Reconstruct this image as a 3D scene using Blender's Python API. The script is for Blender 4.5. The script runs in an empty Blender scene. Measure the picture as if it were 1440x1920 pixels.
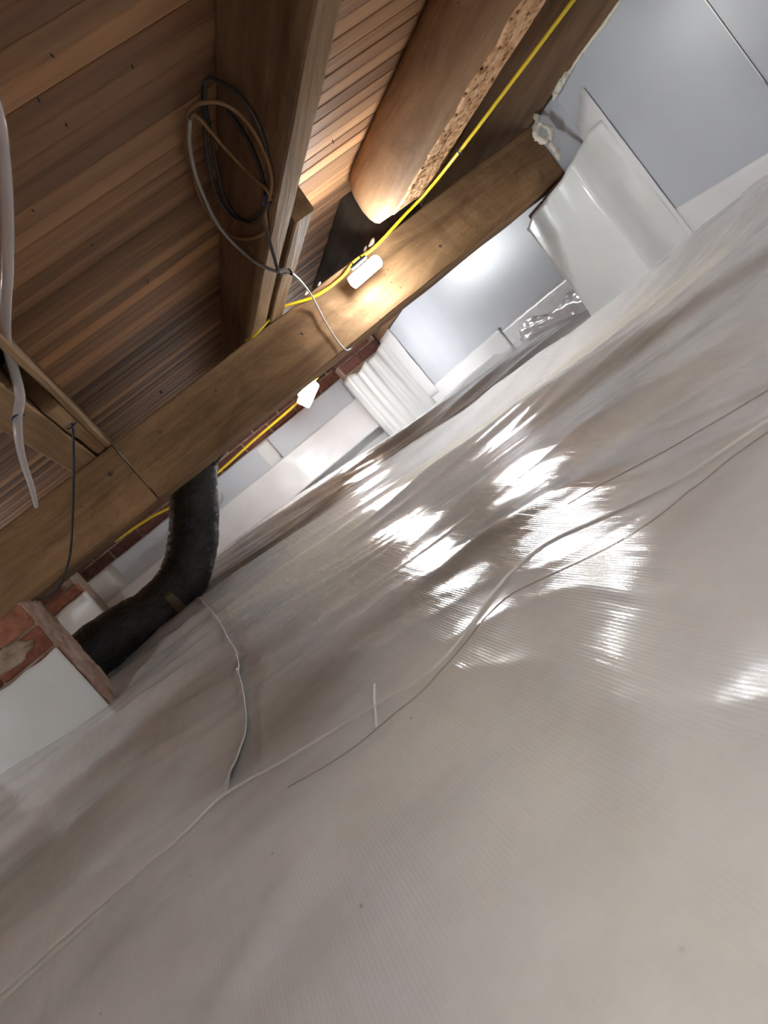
import bpy, bmesh, math, random
import numpy as np
from mathutils import Matrix, Vector, noise

random.seed(7)
rng = np.random.default_rng(7)
SC = bpy.context.scene
COL = SC.collection

# ------------------------------------------------------------------ camera
F_PX, CX, CY = 1340.0, 720.0, 960.0
H = 0.25
_dj = np.array([425 - CX, 1050 - CY, F_PX]); _dj /= np.linalg.norm(_dj)
_n = np.cross(_dj, np.array([1, -.84, 0.])); _n /= np.linalg.norm(_n)
if _n[1] > 0: _n = -_n
_g = np.cross(_dj, _n)
if _g[0] < 0: _g = -_g
R = np.array([_g, _dj, _n])            # rows: world X (along girder), Y (along joists), Z in camera axes
CAM = np.array([0, 0, H])
cam = bpy.data.cameras.new('camera')
cam.sensor_fit = 'HORIZONTAL'; cam.sensor_width = 36.0; cam.lens = F_PX / 1440 * 36
cam.clip_start = 0.02
cam.dof.use_dof = True; cam.dof.focus_distance = 1.5; cam.dof.aperture_fstop = 10.0
camo = bpy.data.objects.new('camera', cam); COL.objects.link(camo)
m = Matrix.Identity(4)
for i in range(3):
    m[i][0] = R[i, 0]; m[i][1] = -R[i, 1]; m[i][2] = -R[i, 2]; m[i][3] = CAM[i]
camo.matrix_world = m
SC.camera = camo

# ------------------------------------------------------------------ world, exposure
w = bpy.data.worlds.new('world'); SC.world = w; w.use_nodes = True
w.node_tree.nodes['Background'].inputs[0].default_value = (.02, .02, .02, 1)
SC.view_settings.view_transform = 'Standard'; SC.view_settings.look = 'None'
SC.view_settings.gamma = 1; SC.view_settings.exposure = 2.15
SC.view_settings.use_curve_mapping = False
SC.cycles.adaptive_threshold = .06; SC.cycles.adaptive_min_samples = 16; SC.cycles.use_light_tree = False
SC.cycles.max_bounces = 6; SC.cycles.diffuse_bounces = 4; SC.cycles.glossy_bounces = 2; SC.cycles.transmission_bounces = 5
LAMP_E = 60.0        # emission of the cold white LED tubes

# ------------------------------------------------------------------ measuring: a sight line met with a plane of the place
def ray(px, py):
    d = np.array([px - CX, py - CY, F_PX]); return R @ d / np.linalg.norm(d)
def P(px, py, x=None, y=None, z=None):
    d = ray(px, py)
    if x is not None: t = x / d[0]
    elif y is not None: t = y / d[1]
    else: t = (z - H) / d[2]
    return CAM + d * t

# ------------------------------------------------------------------ helpers
def setp(o, label=None, cat=None, group=None, kind=None):
    if label: o['label'] = label
    if cat: o['category'] = cat
    if group: o['group'] = group
    if kind: o['kind'] = kind
    return o
def thing(name, loc, label, cat, group=None):
    o = bpy.data.objects.new(name, None); COL.objects.link(o); o.location = loc
    o.empty_display_size = .05
    return setp(o, label, cat, group)
def link(name, me, mat, parent=None):
    o = bpy.data.objects.new(name, me); COL.objects.link(o)
    if mat is not None and not me.materials: me.materials.append(mat)
    if parent is not None:
        o.parent = parent
    return o
def wloc(o):
    v = Vector(o.location)
    while o.parent: o = o.parent; v = v + o.location
    return v
def mesh(name, verts, faces, mat, parent=None, smooth=False, origin=None):
    """verts in world coordinates"""
    off = Vector((0, 0, 0))
    if parent is not None: off = wloc(parent)
    org = Vector(origin) if origin is not None else off
    me = bpy.data.meshes.new(name)
    me.from_pydata([tuple(Vector(v) - org) for v in verts], [], faces)
    bm = bmesh.new(); bm.from_mesh(me)
    bmesh.ops.recalc_face_normals(bm, faces=bm.faces); bm.to_mesh(me); bm.free()
    if smooth: me.polygons.foreach_set('use_smooth', [True] * len(me.polygons))
    o = link(name, me, mat, parent)
    o.location = org - off
    return o
def loft(rings, cap=True, closed=True):
    n = len(rings[0]); V = [p for r in rings for p in r]; Fc = []
    for i in range(len(rings) - 1):
        for j in range(n if closed else n - 1):
            k = (j + 1) % n
            Fc.append((i * n + j, i * n + k, (i + 1) * n + k, (i + 1) * n + j))
    if cap and closed:
        Fc.append(tuple(range(n - 1, -1, -1))); Fc.append(tuple(range((len(rings) - 1) * n, len(rings) * n)))
    return V, Fc
def catmull(pts, n=8):
    pts = [np.array(p, float) for p in pts]
    if len(pts) < 3:
        return [pts[0] + (pts[-1] - pts[0]) * t for t in np.linspace(0, 1, n)]
    q = [2 * pts[0] - pts[1]] + pts + [2 * pts[-1] - pts[-2]]
    out = []
    for i in range(1, len(q) - 2):
        a, b, c, d = q[i - 1], q[i], q[i + 1], q[i + 2]
        for t in np.linspace(0, 1, n, endpoint=False):
            out.append(.5 * (2 * b + (c - a) * t + (2 * a - 5 * b + 4 * c - d) * t * t + (3 * b - a - 3 * c + d) * t ** 3))
    out.append(pts[-1]); return out
def tube_geo(pts, r, seg=8, n=8, rfun=None, flat=1.0):
    c = catmull(pts, n); rings = []
    up = None
    for i, p in enumerate(c):
        t = c[min(i + 1, len(c) - 1)] - c[max(i - 1, 0)]
        t /= (np.linalg.norm(t) + 1e-12)
        if up is None:
            a = np.array([0, 0, 1.]) if abs(t[2]) < .9 else np.array([1., 0, 0])
            up = a - t * a.dot(t)
        up = up - t * up.dot(t); up /= np.linalg.norm(up)
        s = np.cross(t, up)
        rr = r if rfun is None else r * rfun(i, len(c))
        rings.append([p + rr * (math.cos(2 * math.pi * k / seg) * s + flat * math.sin(2 * math.pi * k / seg) * up) for k in range(seg)])
    return loft(rings)
def tube(name, pts, r, mat, parent=None, **k):
    V, Fc = tube_geo(pts, r, **k)
    return mesh(name, V, Fc, mat, parent, smooth=True, origin=None if parent else tuple(pts[0]))
def boxgeo(x0, x1, y0, y1, z0, z1):
    V = [(x, y, z) for x in (x0, x1) for y in (y0, y1) for z in (z0, z1)]
    return V, [(0, 1, 3, 2), (4, 6, 7, 5), (0, 4, 5, 1), (2, 3, 7, 6), (0, 2, 6, 4), (1, 5, 7, 3)]
def bevel_me(me, w, seg=1):
    bm = bmesh.new(); bm.from_mesh(me)
    bmesh.ops.bevel(bm, geom=list(bm.edges), offset=w, segments=seg, affect='EDGES', clamp_overlap=True)
    bm.to_mesh(me); bm.free()
def box(name, b, mat, parent=None, bev=.002, seg=1):
    V, Fc = boxgeo(*b)
    o = mesh(name, V, Fc, mat, parent, origin=((b[0] + b[1]) / 2, (b[2] + b[3]) / 2, b[4]))
    if bev: bevel_me(o.data, bev, seg)
    return o
def timber(name, a0, a1, prof0, prof1, axis, mat, parent=None, n=24, jit=.0015, bev=.004, seed=0, origin=None):
    """beam lofted from profile prof0 at a0 to prof1 at a1 along axis; slightly uneven like sawn timber"""
    rings = []
    for i in range(n + 1):
        t = i / n; a = a0 + (a1 - a0) * t; ring = []
        m_ = len(prof0)
        # chamfered corner points
        pr = [np.array(p) * (1 - t) + np.array(q) * t for p, q in zip(prof0, prof1)]
        pp = []
        for j in range(m_):
            p = pr[j]; q = pr[(j + 1) % m_]; o_ = pr[j - 1]
            d1 = (o_ - p) / np.linalg.norm(o_ - p); d2 = (q - p) / np.linalg.norm(q - p)
            pp += [p + d1 * bev, p + d2 * bev]
            L = np.linalg.norm(np.array(prof0[(j + 1) % m_]) - np.array(prof0[j]))
            if L > .05:
                for s in (.33, .66): pp.append(p + (q - p) * s)
        for k, p in enumerate(pp):
            e = noise.noise(Vector((p[0] * 9 + seed, a * 5, p[1] * 9))) * jit * 2 + noise.noise(Vector((p[0] * 40, a * 30 + seed, p[1] * 40))) * jit
            e2 = noise.noise(Vector((p[1] * 9 + seed + 9, a * 6, p[0] * 9))) * jit * 2
            if axis == 'y': ring.append((p[0] + e, a, p[1] + e2))
            else: ring.append((a, p[0] + e, p[1] + e2))
        rings.append(ring)
    V, Fc = loft(rings)
    return mesh(name, V, Fc, mat, parent, origin=origin)

# ------------------------------------------------------------------ materials
class NT:
    def __init__(s, name):
        s.m = bpy.data.materials.new(name); s.m.use_nodes = True; s.t = s.m.node_tree
        s.b = s.t.nodes['Principled BSDF']
    def n(s, typ, **k):
        nd = s.t.nodes.new(typ)
        for a, v in k.items():
            if a.startswith('i_'):
                key = a[2:]; key = int(key) if key.isdigit() else key.replace('_', ' ')
                nd.inputs[key].default_value = v
            else: setattr(nd, a, v)
        return nd
    def l(s, a, b): s.t.links.new(a, b)
    def coords(s, scale=(1, 1, 1), rnd=0.0, rot=(0, 0, 0)):
        tc = s.n('ShaderNodeTexCoord'); mp = s.n('ShaderNodeMapping')
        mp.inputs['Scale'].default_value = scale; mp.inputs['Rotation'].default_value = rot
        s.l(tc.outputs['Object'], mp.inputs[0])
        if rnd:
            oi = s.n('ShaderNodeObjectInfo'); mu = s.n('ShaderNodeMath', operation='MULTIPLY', i_1=rnd)
            s.l(oi.outputs['Random'], mu.inputs[0]); cb = s.n('ShaderNodeCombineXYZ')
            for i in range(3): s.l(mu.outputs[0], cb.inputs[i])
            s.l(cb.outputs[0], mp.inputs[1])
        return mp.outputs[0]
    def ramp(s, fac, stops):
        r = s.n('ShaderNodeValToRGB'); e = r.color_ramp.elements
        while len(e) < len(stops): e.new(.5)
        for el, (p, c) in zip(e, stops): el.position = p; el.color = (*c, 1)
        s.l(fac, r.inputs[0]); return r.outputs[0]
    def mix(s, fac, a, b, typ='MIX'):
        x = s.n('ShaderNodeMix', data_type='RGBA', blend_type=typ)
        if isinstance(fac, (int, float)): x.inputs[0].default_value = fac
        else: s.l(fac, x.inputs[0])
        for i, v in ((6, a), (7, b)):
            if isinstance(v, tuple): x.inputs[i].default_value = (*v, 1)
            else: s.l(v, x.inputs[i])
        return x.outputs[2]
    def bump(s, h, strength=.3, dist=.01, prev=None):
        b = s.n('ShaderNodeBump'); b.inputs['Strength'].default_value = strength; b.inputs['Distance'].default_value = dist
        s.l(h, b.inputs['Height'])
        if prev is not None: s.l(prev, b.inputs['Normal'])
        return b.outputs[0]
    def fin(s, col=None, rough=.5, spec=.5, normal=None, **k):
        if col is not None:
            if isinstance(col, tuple): s.b.inputs['Base Color'].default_value = (*col, 1)
            else: s.l(col, s.b.inputs['Base Color'])
        if isinstance(rough, (int, float)): s.b.inputs['Roughness'].default_value = rough
        else: s.l(rough, s.b.inputs['Roughness'])
        s.b.inputs['Specular IOR Level'].default_value = spec
        if normal is not None: s.l(normal, s.b.inputs['Normal'])
        for a, v in k.items(): s.b.inputs[a.replace('_', ' ')].default_value = v
        return s.m
def plain(name, col, rough=.5, spec=.5, **k): return NT(name).fin(col, rough, spec, **k)

def wood(name, dark, mid, light, axis='x', rnd=0.0, tone=0.0, fine=1.0, spots=True, rough=.75, patchy=.75, stain=0.0):
    s = NT(name)
    sc = (1.3, 26, 26) if axis == 'x' else (26, 1.3, 26)
    v = s.coords(tuple(c * fine for c in sc), rnd)
    n1 = s.n('ShaderNodeTexNoise', i_Scale=1.0, i_Detail=5, i_Roughness=.65, i_Distortion=.6); s.l(v, n1.inputs[0])
    col = s.ramp(n1.outputs[0], [(.25, dark), (.5, mid), (.78, light)])
    v2 = s.coords((2.2, 5, 5) if axis == 'x' else (5, 2.2, 5), rnd)
    n2 = s.n('ShaderNodeTexNoise', i_Scale=1.0, i_Detail=4); s.l(v2, n2.inputs[0])
    patch = s.ramp(n2.outputs[0], [(.3, (.55, .52, .5)), (.62, (1, 1, 1))])
    col = s.mix(patchy, col, patch, 'MULTIPLY')
    if stain:
        n5 = s.n('ShaderNodeTexNoise', i_Scale=1.0, i_Detail=4, i_Roughness=.62, i_Distortion=1.6); s.l(s.coords((3.2, 9, 9) if axis == 'x' else (9, 3.2, 9), rnd), n5.inputs[0])
        col = s.mix(stain, col, s.ramp(n5.outputs[0], [(.36, (.38, .33, .30)), (.48, (.85, .82, .8)), (.53, (.62, .56, .5)), (.56, (1, 1, 1))]), 'MULTIPLY')
    if tone:
        oi = s.n('ShaderNodeObjectInfo')
        t = s.ramp(oi.outputs['Random'], [(0, (.40, .33, .29)), (.15, (.85, .75, .66)), (.3, (.55, .46, .41)), (.45, (1.2, 1.1, .95)), (.6, (.65, .57, .52)), (.75, (1.5, 1.34, 1.1)), (.9, (.50, .44, .42)), (1, (1.05, .84, .66))])
        col = s.mix(tone, col, t, 'MULTIPLY')
    if spots:
        vo = s.n('ShaderNodeTexVoronoi', i_Scale=38.0); s.l(s.coords((1, 1, 1), rnd), vo.inputs[0])
        sp = s.ramp(vo.outputs['Distance'], [(.05, (.25, .2, .16)), (.11, (1, 1, 1))])
        n3 = s.n('ShaderNodeTexNoise', i_Scale=7.0); s.l(s.coords((1, 1, 1), rnd), n3.inputs[0])
        g = s.ramp(n3.outputs[0], [(.52, (0, 0, 0)), (.6, (1, 1, 1))])
        col = s.mix(g, col, s.mix(1.0, col, sp, 'MULTIPLY'))
    nb = s.bump(n1.outputs[0], .8, .005)
    return s.fin(col, rough, .25, nb)

M = {}
M['plank'] = wood('subfloor_board_wood', (.19, .10, .054), (.36, .212, .120), (.51, .32, .185), 'x', rnd=37.0, tone=1.0, spots=False, rough=.55, fine=.75, patchy=.35)
M['girder'] = wood('girder_timber', (.16, .088, .042), (.34, .200, .098), (.49, .31, .160), 'x', fine=.7, stain=.45)
M['shade_dark'] = wood('shade_dark_timber', (.03, .02, .014), (.06, .042, .03), (.09, .065, .045), 'y')  # joist colour darkened to stand in for the shade beyond the girder
M['joist'] = wood('joist_timber', (.12, .062, .030), (.23, .128, .064), (.33, .20, .105), 'y', stain=.4)
M['saw'] = wood('rough_sawn_timber', (.20, .115, .055), (.36, .22, .112), (.47, .31, .17), 'y', fine=1.6)
M['rim'] = wood('rim_timber', (.10, .055, .03), (.19, .11, .06), (.28, .17, .09), 'y')
M['log'] = wood('log_wood', (.22, .12, .06), (.36, .205, .105), (.46, .28, .15), 'y', fine=.6, stain=.3)

def mk_log_flat():
    s = NT('worm_eaten_wood')
    c = s.coords((1, .7, 1))
    vo = s.n('ShaderNodeTexVoronoi', i_Scale=75.0); s.l(c, vo.inputs[0])
    n = s.n('ShaderNodeTexNoise', i_Scale=26.0, i_Detail=6); s.l(c, n.inputs[0])
    sp = s.ramp(vo.outputs['Distance'], [(.24, (.07, .03, .012)), (.40, (1, 1, 1))])
    base = s.ramp(n.outputs[0], [(.3, (.44, .20, .08)), (.5, (.68, .40, .21)), (.7, (.80, .52, .30))])
    g = s.ramp(n.outputs[0], [(.38, (1, 1, 1)), (.66, (.15, .15, .15))])
    col = s.mix(g, base, s.mix(1.0, base, sp, 'MULTIPLY'))
    nb = s.bump(vo.outputs['Distance'], .8, .004)
    return s.fin(col, .8, .2, s.bump(n.outputs[0], .6, .006, nb))
M['log_flat'] = mk_log_flat()

def mk_liner():
    s = NT('woven_vapor_barrier')
    c = s.coords((1, 1, 1))
    nz_ = s.n('ShaderNodeTexNoise', i_Scale=1.0, i_Detail=3, i_Roughness=.55, i_Distortion=.5); s.l(s.coords((1.0, 4.5, 1), rot=(0, 0, .33)), nz_.inputs[0])
    at = s.n('ShaderNodeAttribute', attribute_name='fold_shade')  # light and shade of the folds, painted as strokes
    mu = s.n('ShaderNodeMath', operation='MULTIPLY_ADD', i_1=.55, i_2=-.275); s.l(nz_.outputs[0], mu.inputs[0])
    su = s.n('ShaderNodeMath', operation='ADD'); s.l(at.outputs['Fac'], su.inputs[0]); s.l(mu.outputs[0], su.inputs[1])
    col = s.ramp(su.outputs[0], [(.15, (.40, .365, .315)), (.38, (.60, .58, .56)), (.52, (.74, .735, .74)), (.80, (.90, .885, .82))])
    n2 = s.n('ShaderNodeTexNoise', i_Scale=14.0, i_Detail=4, i_Roughness=.7); s.l(c, n2.inputs[0])
    col = s.mix(.5, col, s.ramp(n2.outputs[0], [(.3, (.86, .84, .82)), (.6, (1, 1, 1))]), 'MULTIPLY')
    sp = s.n('ShaderNodeTexVoronoi', i_Scale=21.0); s.l(c, sp.inputs[0])
    col = s.mix(1.0, col, s.ramp(sp.outputs['Distance'], [(.018, (.45, .38, .3)), (.04, (1, 1, 1))]), 'MULTIPLY')
    wx = s.n('ShaderNodeTexWave', wave_type='BANDS', bands_direction='X', i_Scale=95.0, i_Distortion=.6, i_Detail=1.0); s.l(c, wx.inputs[0])
    wy = s.n('ShaderNodeTexWave', wave_type='BANDS', bands_direction='Y', i_Scale=95.0, i_Distortion=.6, i_Detail=1.0); s.l(c, wy.inputs[0])
    ad = s.n('ShaderNodeMath', operation='ADD'); s.l(wx.outputs[0], ad.inputs[0]); s.l(wy.outputs[0], ad.inputs[1])
    rb = s.n('ShaderNodeTexNoise', i_Scale=1.0, i_Detail=3); s.l(s.coords((75, 4, 1)), rb.inputs[0])
    b1 = s.bump(ad.outputs[0], .11, .0010)
    b2 = s.bump(rb.outputs[0], .09, .006, b1)
    return s.fin(col, .13, .20, b2)
M['liner'] = mk_liner()
def film(name, c0, c1, rough, bs=.25, scale=30.0, spec=.5):
    s = NT(name)
    n = s.n('ShaderNodeTexNoise', i_Scale=scale, i_Detail=4); s.l(s.coords(), n.inputs[0])
    n2 = s.n('ShaderNodeTexNoise', i_Scale=3.0, i_Detail=4); s.l(s.coords(), n2.inputs[0])
    col = s.ramp(n2.outputs[0], [(.3, c0), (.7, c1)])
    return s.fin(col, rough, spec, s.bump(n.outputs[0], bs, .004))
M['panel'] = film('insulation_board_film', (.50, .53, .58), (.56, .59, .64), .36, .12, 60)
M['tape'] = film('white_seam_tape', (.74, .74, .76), (.82, .82, .83), .32, .25, 25)
M['wrap'] = film('white_wrap_sheet', (.72, .73, .72), (.80, .81, .80), .25, .3, 14)
M['gloss'] = film('glossy_crumpled_film', (.60, .61, .63), (.72, .73, .74), .13, .3, 22, .6)
M['wallplain'] = film('white_wall_liner', (.66, .66, .66), (.74, .74, .73), .4, .3, 10)
M['foam'] = film('spray_foam', (.74, .68, .55), (.88, .84, .74), .6, .8, 90)
def mk_brick(name, cols):
    s = NT(name)
    oi = s.n('ShaderNodeObjectInfo'); base = s.ramp(oi.outputs['Random'], [(0, cols[0]), (.5, cols[1]), (1, cols[2])])
    n = s.n('ShaderNodeTexNoise', i_Scale=35.0, i_Detail=6); s.l(s.coords((1, 1, 1), 20), n.inputs[0])
    col = s.mix(.8, base, s.ramp(n.outputs[0], [(.3, (.55, .5, .48)), (.6, (1, 1, 1)), (.75, (1.35, 1.3, 1.25))]), 'MULTIPLY')
    return s.fin(col, .85, .2, s.bump(n.outputs[0], .6, .006))
M['brick'] = mk_brick('red_brick', [(.20, .075, .05), (.30, .11, .07), (.38, .16, .10)])
M['brick_dark'] = mk_brick('dark_red_brick', [(.12, .055, .045), (.17, .07, .055), (.22, .09, .065)])
def mk_mortar(name, c0, c1):
    s = NT(name)
    n = s.n('ShaderNodeTexNoise', i_Scale=30.0, i_Detail=7); s.l(s.coords(), n.inputs[0])
    return s.fin(s.ramp(n.outputs[0], [(.3, c0), (.7, c1)]), .95, .1, s.bump(n.outputs[0], .8, .008))
M['mortar'] = mk_mortar('lime_mortar', (.24, .16, .115), (.46, .36, .28))
M['parge'] = mk_mortar('pinkish_mortar_coat', (.36, .22, .165), (.56, .42, .34))
M['yellow'] = plain('yellow_cable_jacket', (.80, .58, .02), .35)
M['black'] = plain('black_rubber', (.012, .012, .013), .4)
M['darkwire'] = plain('dark_grey_wire', (.045, .038, .032), .45)
M['brownwire'] = plain('brown_wire', (.24, .125, .05), .5)
M['greywire'] = plain('grey_wire', (.36, .34, .31), .4)
M['navy'] = plain('navy_plastic_tie', (.02, .025, .10), .4)
M['whitewire'] = plain('white_plastic', (.8, .8, .8), .4)
M['steel'] = plain('dull_steel', (.12, .10, .09), .5, Metallic=.8)
M['hose'] = plain('clear_vinyl_hose', (.88, .82, .82), .16, .6, Transmission_Weight=.55, IOR=1.33)
M['white_fuzz'] = plain('white_debris', (.75, .7, .62), .9)
M['thread'] = plain('brown_stitching', (.24, .16, .10), .7)
M['weld'] = plain('white_weld_bead', (.80, .77, .73), .35)
M['edge'] = plain('sheet_edge', (.62, .58, .53), .4)
M['orange'] = plain('orange_scrap', (.62, .36, .12), .7)
M['soil'] = mk_mortar('dark_soil', (.04, .03, .02), (.08, .06, .045))
def mk_duct():
    s = NT('black_duct_film')
    n = s.n('ShaderNodeTexNoise', i_Scale=1.0, i_Detail=7, i_Roughness=.7); s.l(s.coords((30, 30, 70)), n.inputs[0])
    n2 = s.n('ShaderNodeTexNoise', i_Scale=9.0, i_Detail=4); s.l(s.coords(), n2.inputs[0])
    col = s.ramp(n2.outputs[0], [(.35, (.010, .009, .008)), (.65, (.035, .030, .025))])
    ro = s.ramp(n.outputs[0], [(.3, (.16,) * 3), (.7, (.42,) * 3)])
    return s.fin(col, ro, .5, s.bump(n.outputs[0], .7, .008))
M['duct'] = mk_duct()
M['ducttape'] = plain('brown_tape_patch', (.11, .075, .035), .4)
def mk_led():
    s = NT('led_tube')
    s.b.inputs['Emission Color'].default_value = (.91, .965, 1.0, 1); s.b.inputs['Emission Strength'].default_value = LAMP_E
    return s.fin((.9, .9, .9), .4)
M['led'] = mk_led()

# ------------------------------------------------------------------ ground shape
WALL_X, FAR_Y = 1.73, 4.80
CTRL = np.array([
 (0, .3, .0), (.35, .3, .0), (-.4, .4, .0), (0, -.6, 0), (1.5, -.6, .0), (-1.5, -.5, .03), (0, -1.6, .0), (1.7, -1.6, .0), (-3, -1.6, .05),
 (0, .7, .035), (.4, .5, .025), (.35, .8, .035), (-.47, .84, .045), (-.14, .84, .045), (-.12, 1.15, .065), (-.10, 1.5, .105), (-.12, 2.2, .165), (-.15, 2.6, .215),
 (-.49, 2.1, .150), (-.83, 2.1, .185), (-.5, 2.5, .205), (-.9, 1.0, .07), (-1.6, 2.0, .19), (-3, 1.0, .1), (-3, 4.8, .3), (-1.2, 4.8, .31),
 (.2, 1.3, .06), (.4, 2.0, .10), (.8, 1.2, .045), (.8, 2.0, .07), (1.2, 1.4, .05), (1.3, 2.2, .06), (1.2, .6, .02),
 (1.73, .5, .09), (1.73, 1.6, .095), (1.73, 2.15, .05), (1.63, 2.4, .06), (1.73, 3.0, .13), (1.73, 3.8, .15), (1.73, 4.7, .12),
 (1.3, 3.0, .10), (.8, 3.0, .13), (.3, 3.0, .19), (.1, 4.8, .30), (.75, 4.8, .25), (1.4, 4.8, .16), (.4, 4.0, .24), (1.1, 4.0, .16), (-.6, 3.5, .28)])
def tps(r2): return np.where(r2 > 1e-12, r2 * np.log(r2 + 1e-12), 0.)
_A = CTRL[:, :2]; _N = len(_A)
_K = tps(((_A[:, None] - _A[None]) ** 2).sum(-1)) + np.eye(_N) * .02
_Pm = np.hstack([np.ones((_N, 1)), _A])
_L = np.block([[_K, _Pm], [_Pm.T, np.zeros((3, 3))]])
_W = np.linalg.solve(_L, np.concatenate([CTRL[:, 2], np.zeros(3)]))
# long wrinkles of the sheet: crest polyline, height, near width, far width
RIDGES = [
 ([(-.3, 3.45), (.1, 3.4), (.55, 3.3), (1.0, 3.15), (1.45, 2.75), (1.7, 2.6)], .050, .16, .30),
 ([(.05, 2.75), (.4, 2.55), (.8, 2.35), (1.2, 1.95), (1.6, 1.35), (1.72, 1.1)], .036, .14, .22),
 ([(-.1, 1.95), (.25, 1.85), (.6, 1.62), (.95, 1.25), (1.3, .95)], .022, .12, .20),
 ([(-.08, 1.25), (.2, 1.22), (.42, 1.12), (.7, .85), (1.0, .6)], .016, .09, .13),
 ([(.1, .98), (.3, .92), (.46, .72)], .010, .05, .06),
 ([(-.9, 1.55), (-.5, 1.62), (-.2, 1.55)], .012, .07, .10),
 ([(-.8, 1.2), (-.5, 1.15), (-.25, 1.25)], .010, .06, .09),
 ([(-.55, .66), (-.3, .72), (-.1, .66), (.05, .60)], .006, .05, .05),
 ([(.0, .16), (.2, .25), (.36, .29), (.55, .33)], .025, .12, .13),
 ([(.05, .30), (.12, .40), (.16, .52)], .005, .04, .04),
 ([(-.3, .45), (-.16, .55), (-.08, .62)], .005, .035, .035),
]
RIDGES = [(np.array(catmull([(a, b, 0) for a, b in r[0]], 6))[:, :2], *r[1:]) for r in RIDGES]
_wr = [(rng.uniform(-.5, .5), rng.uniform(0, 6.28), rng.uniform(14, 36), rng.uniform(.3, 1)) for _ in range(14)]
_perm = rng.permutation(256); _gr = rng.uniform(0, 2 * math.pi, 256)
def pnoise(u, v):
    iu = np.floor(u).astype(int); iv = np.floor(v).astype(int); fu = u - iu; fv = v - iv
    def gd(a, b, du, dv):
        t = _gr[_perm[(_perm[a & 255] + b) & 255]]; return np.cos(t) * du + np.sin(t) * dv
    su = fu ** 3 * (fu * (fu * 6 - 15) + 10); sv = fv ** 3 * (fv * (fv * 6 - 15) + 10)
    n00 = gd(iu, iv, fu, fv); n10 = gd(iu + 1, iv, fu - 1, fv); n01 = gd(iu, iv + 1, fu, fv - 1); n11 = gd(iu + 1, iv + 1, fu - 1, fv - 1)
    return (n00 + (n10 - n00) * su) * (1 - sv) + (n01 + (n11 - n01) * su) * sv
def ground(x, y, detail=True):
    x = np.asarray(x, float); y = np.asarray(y, float); sh = x.shape
    q = np.stack([x.ravel(), y.ravel()], 1)
    z = np.concatenate([(tps(((q[i:i + 20000, None] - _A[None]) ** 2).sum(-1)) @ _W[:_N]) for i in range(0, len(q), 20000)])
    z += _W[_N] + q @ _W[_N + 1:]
    if detail:
        for c, h, wn, wf in RIDGES:
            best = np.full(len(q), 9e9); sd = np.zeros(len(q)); tt = np.zeros(len(q))
            for i in range(len(c) - 1):
                a, b = c[i], c[i + 1]; d = b - a; L2 = d @ d
                t = np.clip(((q - a) @ d) / L2, 0, 1); pr = a + t[:, None] * d; e = q - pr; d2 = (e ** 2).sum(1)
                up = d2 < best; best[up] = d2[up]; sd[up] = (d[0] * e[:, 1] - d[1] * e[:, 0])[up]; tt[up] = (i + t[up]) / (len(c) - 1)
            wd = np.where(sd < 0, wn, wf); u = np.sqrt(best) / wd
            z += h * np.exp(-u ** 2 * 1.6) * np.sin(np.clip(tt, 0, 1) * math.pi)
        X_, Y_ = q[:, 0], q[:, 1]
        far = np.clip((Y_ - .75) / .7, 0, 1)
        l1, l2 = X_ + .05 * Y_, Y_ + .38 * X_ + .10 * pnoise(X_ * 1.7, Y_ * 1.7)       # folds run along the girder, turning to the right wall
        n1 = 1 - np.abs(pnoise(l1 * .8, l2 * 4.2)) * 1.6
        n2 = 1 - np.abs(pnoise(l1 * 1.6 + 7, l2 * 10.0 + 3)) * 2.2
        n3 = pnoise(l1 * 1.1 + 31, l2 * 4.2 + 11)
        z += far * (.020 * np.clip(n1, 0, 1) ** 2 + .0035 * np.clip(n2, 0, 1) ** 3 + .016 * n3)
        near = 1 - np.clip((Y_ - .6) / .6, 0, 1)
        m1, m2 = X_ * .9 + Y_ * .45, Y_ * .9 - X_ * .45
        n4 = 1 - np.abs(pnoise(m1 * 9 + 5, m2 * 2.6)) * 2.4
        z += near * (.0022 * np.clip(n4, 0, 1) ** 4 + .008 * pnoise(X_ * 4 + 2, Y_ * 3.2)) + .0006 * pnoise(X_ * 17, Y_ * 17)
    return z.reshape(sh)
def ground_hit(px, py, lift=0.0):
    d = ray(px, py); ts = np.concatenate([np.linspace(.15, 2.0, 700), np.linspace(2.0, 6, 500)])
    p = CAM + d * ts[:, None]; g = ground(p[:, 0], p[:, 1]) + lift
    k = np.argmax(p[:, 2] < g)
    return np.array([p[k, 0], p[k, 1], g[k]])
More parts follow.
